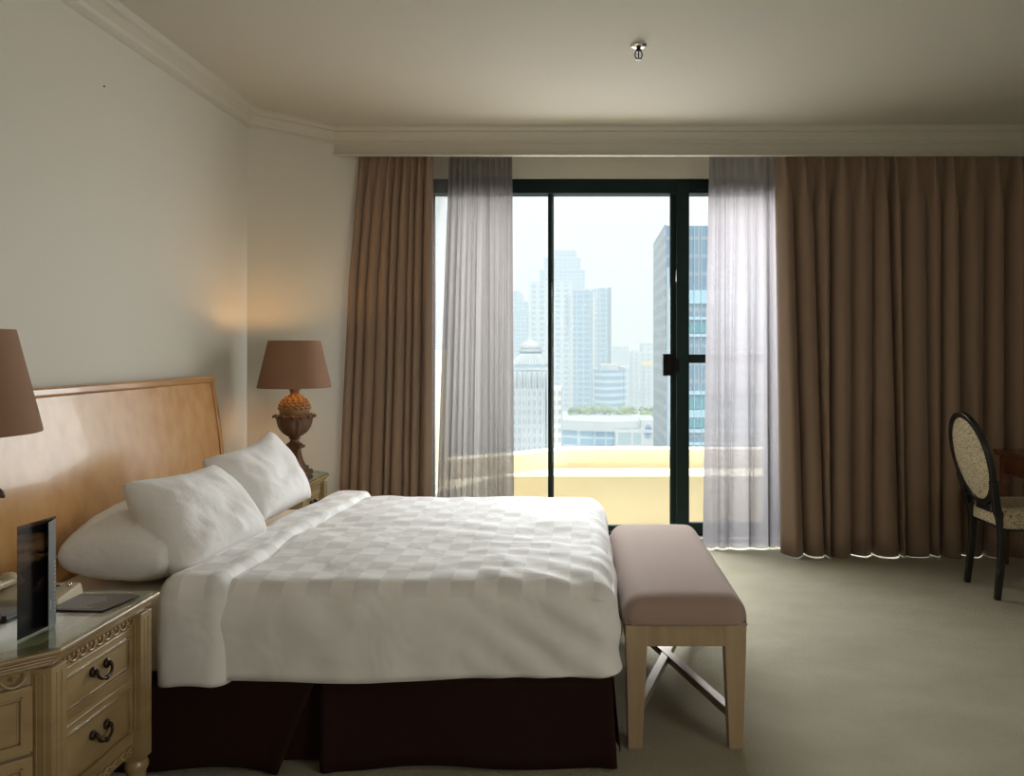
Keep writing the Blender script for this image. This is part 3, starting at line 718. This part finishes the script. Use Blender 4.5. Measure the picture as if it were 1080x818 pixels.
# ---------------------------------------------------------------- desk
desk = empty('desk', (3.2, 4.8, 0), 'reddish wood desk standing in front of the curtain at the right edge', 'desk')
mb = MB(); mb.box((2.74, 4.25, .728), (3.6, 5.32, .750)); mb.box((2.75, 4.26, .712), (3.59, 5.31, .728)); mb.build('top', M['red_wood'], desk, bevel=.004)
mb = MB(); mb.box((2.775, 4.29, .60), (2.80, 5.29, .712)); mb.box((3.55, 4.29, .60), (3.575, 5.29, .712)); mb.box((2.775, 5.265, .60), (3.575, 5.29, .712)); mb.box((2.775, 4.29, .60), (3.575, 4.315, .712))
mb.build('apron', M['red_wood'], desk, bevel=.002)
mb = MB(); mb.box((2.772, 4.35, .625), (2.777, 5.22, .632)); mb.box((2.772, 4.35, .683), (2.777, 5.22, .690)); mb.build('bead', M['red_wood'], desk)
for x in (2.795, 3.555):
    for y in (4.31, 5.265):
        MB().lathe([(.014, 0), (.018, .02), (.017, .05), (.024, .45), (.027, .56), (.027, .60), (.027, .70)], (x, y, 0), 4, M=Matrix.Rotation(PI/4, 4, 'Z')@Matrix.Diagonal((1.3, 1.3, 1, 1))).build('leg', M['red_wood'], desk, bevel=.003)

# ---------------------------------------------------------------- dining chair at the desk
ch = empty('desk_chair', (2.6, 4.68, 0), 'black framed chair with oval back in speckled beige fabric at the desk', 'chair')
# back plane: centre line from (x=2.375,z=.50) to (x=2.235,z=1.0); width along y
bw = .205
def backpt(a, r1, r2, off=0):     # ellipse in the tilted, slightly turned back plane
    s_, t = math.cos(a)*r1, math.sin(a)*r2
    c = Vector((2.295, 4.69, .775)); up = Vector((-.235, .0, .97)).normalized(); sd_ = Vector((.06, -1, 0)).normalized(); n = sd_.cross(up).normalized()
    return c+sd_*s_+up*t+n*(off+.9*s_*s_*0)
mb = MB()
N = 48
ring = []
for k in range(N):
    a = 2*PI*k/N; ring.append([backpt(a, bw, .275, -.014), backpt(a, bw, .275, .014), backpt(a, bw-.034, .241, .014), backpt(a, bw-.034, .241, -.014)])
vs = [p for r in ring for p in r]; fs = []
for k in range(N):
    for i in range(4): fs.append((k*4+i, k*4+(i+1) % 4, ((k+1) % N)*4+(i+1) % 4, ((k+1) % N)*4+i))
mb.poly(vs, fs).build('back_frame', M['black_lac'], ch, bevel=.004)
mb = MB()
for sgn in (-1, 1):
    mb.grid(lambda u, v: backpt(2*PI*u, (bw-.030)*v, .245*v, sgn*(.006+.014*(1-v**3))), 40, 8)
mb.build('back_pad', M['weave'], ch, smooth=True, weld=True)
# rear legs: curve from the oval's sides down to the floor
for sy in (-1, 1):
    yb = 4.69+sy*.165
    pts = [tuple(backpt(PI/2-sy*-PI*0+0, 0, 0)) if 0 else tuple(backpt(math.radians(-25 if sy < 0 else 205), bw-.014, .262)), (2.352, yb, .52), (2.378, yb, .42), (2.378, yb+sy*.005, .25), (2.352, yb+sy*.010, .0)]
    P = [Vector(p) for p in pts]; path = []
    for k in range(len(P)-1):
        for j in range(6):
            t = j/6; p0, p1, p2, p3 = P[max(k-1, 0)], P[k], P[k+1], P[min(k+2, len(P)-1)]
            path.append(.5*((2*p1)+(-p0+p2)*t+(2*p0-5*p1+4*p2-p3)*t*t+(-p0+3*p1-3*p2+p3)*t**3))
    path.append(P[-1])
    mb = MB(); mb.tube(path, .02, 4, rf=lambda t: .030-.006*t-.002*math.cos(t*6)); mb.build('leg', M['black_lac'], ch, bevel=.004)
for sy in (-1, 1):
    y = 4.69+sy*.19; mb = MB(); mb.tube([(2.84, y, .42), (2.845, y, .25), (2.85, y+sy*.005, 0)], .02, 12, rf=lambda t: .026-.010*t); mb.build('leg', M['black_lac'], ch, smooth=True)
mb = MB(); mb.box((2.39, 4.50, .385), (2.88, 4.88, .425)); mb.box((2.36, 4.60, .47), (2.385, 4.78, .53)); mb.build('seat_frame', M['black_lac'], ch, bevel=.008)
rbox((2.375, 4.47, .405), (2.90, 4.91, .505), .045, (16, 16, 6), 'zZxXyY', lambda p, s_: p+Vector((0, 0, .012*(1-((p.x-2.64)/.27)**2) if s_.z > .45 else 0)), rv=.06).build('seat', M['weave'], ch, smooth=True, weld=True)

# ---------------------------------------------------------------- ceiling sprinkler
Ds = 1.475*F/(369-47.5); xs = px(673.5, Ds)
sp = empty('fire_sprinkler', (xs, Ds, ZC), 'small chrome fire sprinkler head fixed to the ceiling', 'sprinkler')
MB().lathe([(.041, 0), (.040, -.004), (.034, -.010), (.022, -.015), (.014, -.016)], (xs, Ds, ZC), 32).build('escutcheon', M['chrome'], sp, smooth=True)
MB().lathe([(.012, -.010), (.012, -.026), (.016, -.028), (.016, -.034), (.008, -.036)], (xs, Ds, ZC), 12).build('body', M['bronze'], sp, smooth=True, angle=.6)
mb = MB()
for s_ in (-1, 1): mb.tube([(xs+s_*.012, Ds, ZC-.032), (xs+s_*.018, Ds, ZC-.046), (xs+s_*.014, Ds, ZC-.062), (xs, Ds, ZC-.068)], .003, 8)
mb.tube([(xs, Ds, ZC-.034), (xs, Ds, ZC-.066)], .003, 8); mb.build('frame_arms', M['bronze'], sp, smooth=True)
MB().lathe([(.004, -.066), (.017, -.070), (.017, -.072), (.004, -.074)], (xs, Ds, ZC), 16).build('deflector', M['bronze'], sp)

# ---------------------------------------------------------------- city
GZ = -90
glassb = (.10, .20, .32)
def tower(label, cat='building'):
    return empty('office_tower', (0, 0, 0), label, cat)
def bldg(parent_name, label, boxes, m, extra=None):
    # boxes: (x0, x1, ytop, ybot or None, D, depth) in photo pixels at distance D
    D0 = boxes[0][4]; xm = px((boxes[0][0]+boxes[0][1])/2, D0)
    root = empty(parent_name, (xm, D0, GZ), label, 'building')
    for k, (x0, x1, yt, yb, D, dp) in enumerate(boxes):
        zb = GZ if yb is None else pz(yb, D)
        MB().box((px(x0, D), D, zb), (px(x1, D), D+dp, pz(yt, D))).build('tower_block' if k == 0 else ('upper_tier' if yb is not None else 'side_block'), m if not isinstance(m, (list, tuple)) else m[k % len(m)], root)
    return root
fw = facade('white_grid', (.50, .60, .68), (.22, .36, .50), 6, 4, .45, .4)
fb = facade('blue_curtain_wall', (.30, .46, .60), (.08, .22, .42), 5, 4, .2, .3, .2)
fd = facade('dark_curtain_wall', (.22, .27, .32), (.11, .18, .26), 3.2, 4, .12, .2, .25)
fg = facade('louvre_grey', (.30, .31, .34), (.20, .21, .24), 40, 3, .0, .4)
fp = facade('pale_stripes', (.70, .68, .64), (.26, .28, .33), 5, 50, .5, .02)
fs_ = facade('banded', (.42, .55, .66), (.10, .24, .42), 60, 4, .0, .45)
flat = mat('concrete_pale', (.50, .50, .48), .8); bluep = mat('blue_panel', (.03, .12, .42), .5); whitep = mat('white_panel', (.52, .56, .58), .6); yel = mat('yellow_reflection', (.75, .62, .10), .6); steel = mat('steel_glass', (.30, .38, .44), .3); teal = mat('teal_glass', (.05, .20, .24), .15)

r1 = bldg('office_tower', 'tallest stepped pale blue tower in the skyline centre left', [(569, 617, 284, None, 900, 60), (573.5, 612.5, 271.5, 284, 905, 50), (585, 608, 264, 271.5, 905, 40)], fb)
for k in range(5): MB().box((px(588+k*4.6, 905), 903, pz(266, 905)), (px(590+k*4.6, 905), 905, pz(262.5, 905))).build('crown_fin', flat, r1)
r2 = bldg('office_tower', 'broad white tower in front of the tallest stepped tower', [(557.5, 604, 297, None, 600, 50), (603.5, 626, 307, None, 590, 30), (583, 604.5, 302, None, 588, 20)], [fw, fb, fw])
for k in range(9):
    mb = MB(); mb.box((px(597, 586), 586.5, pz(316+4.6*k, 587)), (px(599.5, 586), 588, pz(313.6+4.6*k, 587)))
    mb.build('window', steel, r2)
    MB().box((px(619, 589), 588.5, pz(318+4.6*k, 589)), (px(621, 589), 590, pz(315.6+4.6*k, 589))).build('window', steel, r2)
mb = MB()
for xq in (603, 626): mb.box((px(xq-1.0, 586), 585, GZ), (px(xq+1.0, 586), 590, pz(308, 586)))
mb.build('corner_pier', whitep, r2)
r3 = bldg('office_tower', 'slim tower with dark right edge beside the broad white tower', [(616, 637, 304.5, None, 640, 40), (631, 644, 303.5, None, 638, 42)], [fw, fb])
MB().box((px(641.5, 637), 636, GZ), (px(644.5, 637), 640, pz(303, 637))).build('edge_pier', facade('dark_pier', (.05, .09, .16), (.05, .09, .16), 9, 9), r3)
# rounded glass block
rr = empty('office_block', (px(645, 480), 480, GZ), 'rounded glass block standing low in front of the slim tower', 'building')
def arc_block(x0, x1, yt, D, bulge, zb=GZ, n=16):
    pts = []
    for k in range(n+1):
        t = k/n; pts.append((px(x0+(x1-x0)*t, D), D-bulge*math.sin(PI*t)))
    pts += [(px(x1, D), D+35), (px(x0, D), D+35)]
    return MB().prism(pts, zb, pz(yt, D))
arc_block(627, 657, 390, 480, 8).build('glass_block', fs_, rr)
arc_block(634, 652, 384.5, 484, 5, pz(391, 484)).build('roof_drum', flat, rr)
arc_block(655, 663, 387, 487, 3).build('side_wing', fw, rr)
bldg('office_tower', 'faint distant pale tower between the glass block and stepped far tower', [(647, 663, 365.5, None, 1150, 60)], fb)
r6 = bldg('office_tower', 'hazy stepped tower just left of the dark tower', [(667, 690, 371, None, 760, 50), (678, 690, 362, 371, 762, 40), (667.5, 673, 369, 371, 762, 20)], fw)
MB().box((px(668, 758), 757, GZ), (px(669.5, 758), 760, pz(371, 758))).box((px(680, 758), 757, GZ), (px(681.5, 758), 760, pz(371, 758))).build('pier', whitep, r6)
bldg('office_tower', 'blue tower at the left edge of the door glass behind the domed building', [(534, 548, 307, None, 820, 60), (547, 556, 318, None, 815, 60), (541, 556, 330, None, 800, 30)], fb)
# domed building: striped shaft, canted skirt roof, ribbed dome
Dd = 260; cx = px(557, Dd); k_ = Dd/F
dm = empty('domed_building', (cx, Dd+12, GZ), 'pale striped building with ribbed dome roof at lower left of the glass', 'building')
MB().box((cx-17*k_, Dd+2, GZ), (cx+17*k_, Dd+24, pz(410, Dd))).build('shaft', facade('pale_floors', (.62, .64, .68), (.34, .40, .48), 1.7, 3.0, .45, .45), dm)
MB().box((cx-22*k_, Dd+4, GZ), (cx+22*k_, Dd+26, pz(392, Dd))).build('rear_shaft', facade('pale_ribs', (.62, .64, .68), (.30, .38, .48), 1.6, 60, .5, .01), dm)
mb = MB()
for q in range(14): mb.box((cx+(-20+q*3.05)*k_, Dd+1, GZ), (cx+(-19+q*3.05)*k_, Dd+3, pz(393, Dd)))
mb.build('wall_ribs', whitep, dm)
mb = MB(); cc = (cx, Dd+14, 0)
mb.lathe([(23*k_, pz(388, Dd)), (22*k_, pz(384, Dd)), (13*k_, pz(374, Dd)), (11*k_, pz(373, Dd))], cc, 8); mb.build('skirt_roof', steel, dm)
mb = MB()
for q in range(40):
    a = 2*PI*q/40; mb.tube([(cc[0]+math.cos(a)*22.5*k_, cc[1]+math.sin(a)*22.5*k_, pz(385, Dd)), (cc[0]+math.cos(a)*12*k_, cc[1]+math.sin(a)*12*k_, pz(373, Dd))], .22, 4)
mb.build('roof_rib', whitep, dm)
MB().lathe([(12*k_, pz(376, Dd)), (12*k_, pz(367.5, Dd))], cc, 24).build('drum', facade('drum_glass', (.6, .6, .58), (.15, .2, .26), 60, 1.6, 0, .5), dm)
MB().lathe([(13.5*k_, pz(371, Dd)), (13.5*k_, pz(369.5, Dd))], cc, 24).build('drum_ring', steel, dm)
MB().lathe([(12*k_, pz(367.5, Dd)), (10.5*k_, pz(363, Dd)), (6*k_, pz(360, Dd)), (1, pz(358.5, Dd)), (.3, pz(357, Dd))], cc, 24).build('dome', flat, dm, smooth=True)
mb = MB()
for q in range(20):
    a = 2*PI*q/20; mb.tube([(cc[0]+math.cos(a)*r*k_, cc[1]+math.sin(a)*r*k_, pz(y_, Dd)) for r, y_ in ((12.2, 367.3), (10.7, 362.8), (6.1, 359.7), (1, 358.2))], .16, 4)
mb.build('dome_ribs', whitep, dm)
# side wing of the domed building
MB().box((px(578, 262), 262, GZ), (px(592, 262), 280, pz(409, 262))).build('side_wing', facade('pale_wing', (.66, .64, .60), (.34, .36, .38), 2.2, 3, .4, .5), dm)
# low curved block with a round sign
lw_ = empty('low_curved_block', (px(640, 330), 330, GZ), 'low curved glass block with a round blue sign and planted roof', 'building')
pts = []
for k in range(21):
    t = k/20; pts.append((px(586+(690-586)*t, 330), 330-10*math.sin(PI*t*.9)))
back = [(px(692, 330), 375), (px(586, 330), 375)]
MB().prism(pts+back, GZ, pz(452, 330)).build('glass_wall', facade('low_glass', (.38, .52, .62), (.10, .28, .46), 3.5, 3.5, .15, .25, .2), lw_)
pts2 = [(x, y-1.2) for x, y in pts]
MB().prism(pts2+back, pz(452, 330), pz(442, 330)).build('roof_band', whitep, lw_)
D9 = 318.5
MB().box((px(676, D9), D9, GZ), (px(690.5, D9), D9+12, pz(443, D9))).build('sign_wall', whitep, lw_)
MB().box((px(648, D9), D9, pz(472, D9)), (px(676, D9), D9+3, pz(451, D9))).build('entrance_bay', facade('bay', (.6, .62, .62), (.3, .42, .45), 6, 6, .1, .2), lw_)
RX = Matrix.Rotation(PI/2, 4, 'X')
sg = MB().lathe([(4.0*D9/F, .2), (4.0*D9/F, -.2)], (px(683.7, D9), D9-.3, pz(454.5, D9)), 32, M=RX@Matrix.Diagonal((.95, 1.65, 1, 1))).build('round_sign', bluep, lw_)
mb = MB(); mb.box((px(679.0, D9), D9-.75, pz(456.2, D9)), (px(688.4, D9), D9-.45, pz(452.8, D9))); mb.box((px(681, D9), D9-.75, pz(450, D9)), (px(686.5, D9), D9-.45, pz(449.3, D9))); mb.box((px(681, D9), D9-.75, pz(459.6, D9)), (px(686.5, D9), D9-.45, pz(459, D9)))
mb.build('sign_bar', whitep, sg)
MB().box((px(605, 350), 350, pz(442, 345)), (px(690, 350), 372, pz(438.5, 350))).build('roof_terrace', flat, lw_)
leafm = mat('city_foliage', (.10, .20, .04), .9, var=((.30, .34, .10), .3, (1, 1, 1), .4, .6))
mb = MB(); R = random.Random(4)
for k in range(170):
    xx = R.uniform(601, 690); D = R.uniform(352, 368); yy = R.uniform(430, 438)+.0*xx
    mb.ball((px(xx, D), D, pz(yy, D)), R.uniform(.6, 1.6), (1.3, 1, .8), 8)
tag(mb.build('roof_planting', leafm, None, smooth=True), 'green planting spread along the roof of the low curved block', 'plants', None, 'stuff')
for k in range(9):
    xx = 607+k*7.5; MB().box((px(xx, 349), 349, pz(440, 349)), (px(xx+R.uniform(3, 6), 349), 351, pz(440-R.uniform(1, 3), 349))).build('plant_room', whitep, lw_)
# big dark tower close to the right
Dt = 180
bt = empty('office_tower', (px(740, Dt), Dt, GZ), 'big dark glass tower behind the right stile of the door', 'building')
xa, xb = px(703, Dt), px(800, Dt)
MB().prism([(xa, Dt), (xb, Dt), (xb, Dt+32), (px(691, Dt+32), Dt+32)], GZ, pz(238, Dt)).build('tower_block', fd, bt)
vs = [Vector(p) for p in ((xa-.05, Dt-.05, GZ), (xa-.05, Dt-.05, pz(237, Dt)), (px(691, Dt+32)-.1, Dt+32, pz(237, Dt)), (px(691, Dt+32)-.1, Dt+32, GZ))]
vs += [v+Vector((-.4, 0, 0)) for v in vs]
MB().poly(vs, [(0,1,2,3),(7,6,5,4),(0,4,5,1),(1,5,6,2),(2,6,7,3),(3,7,4,0)]).build('louvred_flank', fg, bt)
pgb = facade('pale_glass_band', (.34, .48, .56), (.28, .46, .56), 3.2, 50, .12, .01, .2)
for y0, y1 in ((306, 320), (334, 337), (352, 355), (412, 416), (432, 440), (452, 456), (466, 469)): MB().box((px(706, Dt), Dt-.4, pz(y1, Dt)), (xb, Dt, pz(y0, Dt))).build('pale_band', pgb, bt)
for y0, y1 in ((340, 351), (418, 431), (441, 451)): MB().box((px(706, Dt), Dt-.3, pz(y1, Dt)), (xb, Dt, pz(y0, Dt))).build('teal_band', teal, bt)
mb = MB(); mb.box((px(703, Dt), Dt-.5, GZ), (px(706.5, Dt), Dt, pz(282, Dt)))
for k in range(12): mb.box((px(709+k*7.5, Dt), Dt-.7, GZ), (px(709.6+k*7.5, Dt), Dt, pz(239, Dt)))
mb.build('mullion', steel, bt)
MB().box((px(677, 740), 738, pz(385, 740)), (px(690, 740), 744, pz(380.5, 740))).build('reflection_strip', yel, r6)  # yellow strip standing in for a reflection in the door glass
struct('ground', MB().box((-1500, 30, GZ-2), (1500, 2200, GZ)), mat('city_ground', (.20, .25, .18), .9, var=((.38, .38, .36), .02, (1, 1, 1), .4, .6)))

# haze between the city blocks
hz = bpy.data.materials.new('haze'); hz.use_nodes = True; t = hz.node_tree; t.nodes.clear()
o = t.nodes.new('ShaderNodeOutputMaterial'); v = t.nodes.new('ShaderNodeVolumeScatter')
v.inputs['Color'].default_value = (.74, .91, 1, 1); v.inputs['Density'].default_value = .0018; v.inputs['Anisotropy'].default_value = .0
t.links.new(v.outputs[0], o.inputs['Volume'])
hb_ = MB().box((-700, 60, GZ-1), (700, 1400, 420)).build('haze', hz, None)
tag(hb_, 'bluish summer haze hanging between the city towers', 'haze', None, 'stuff')
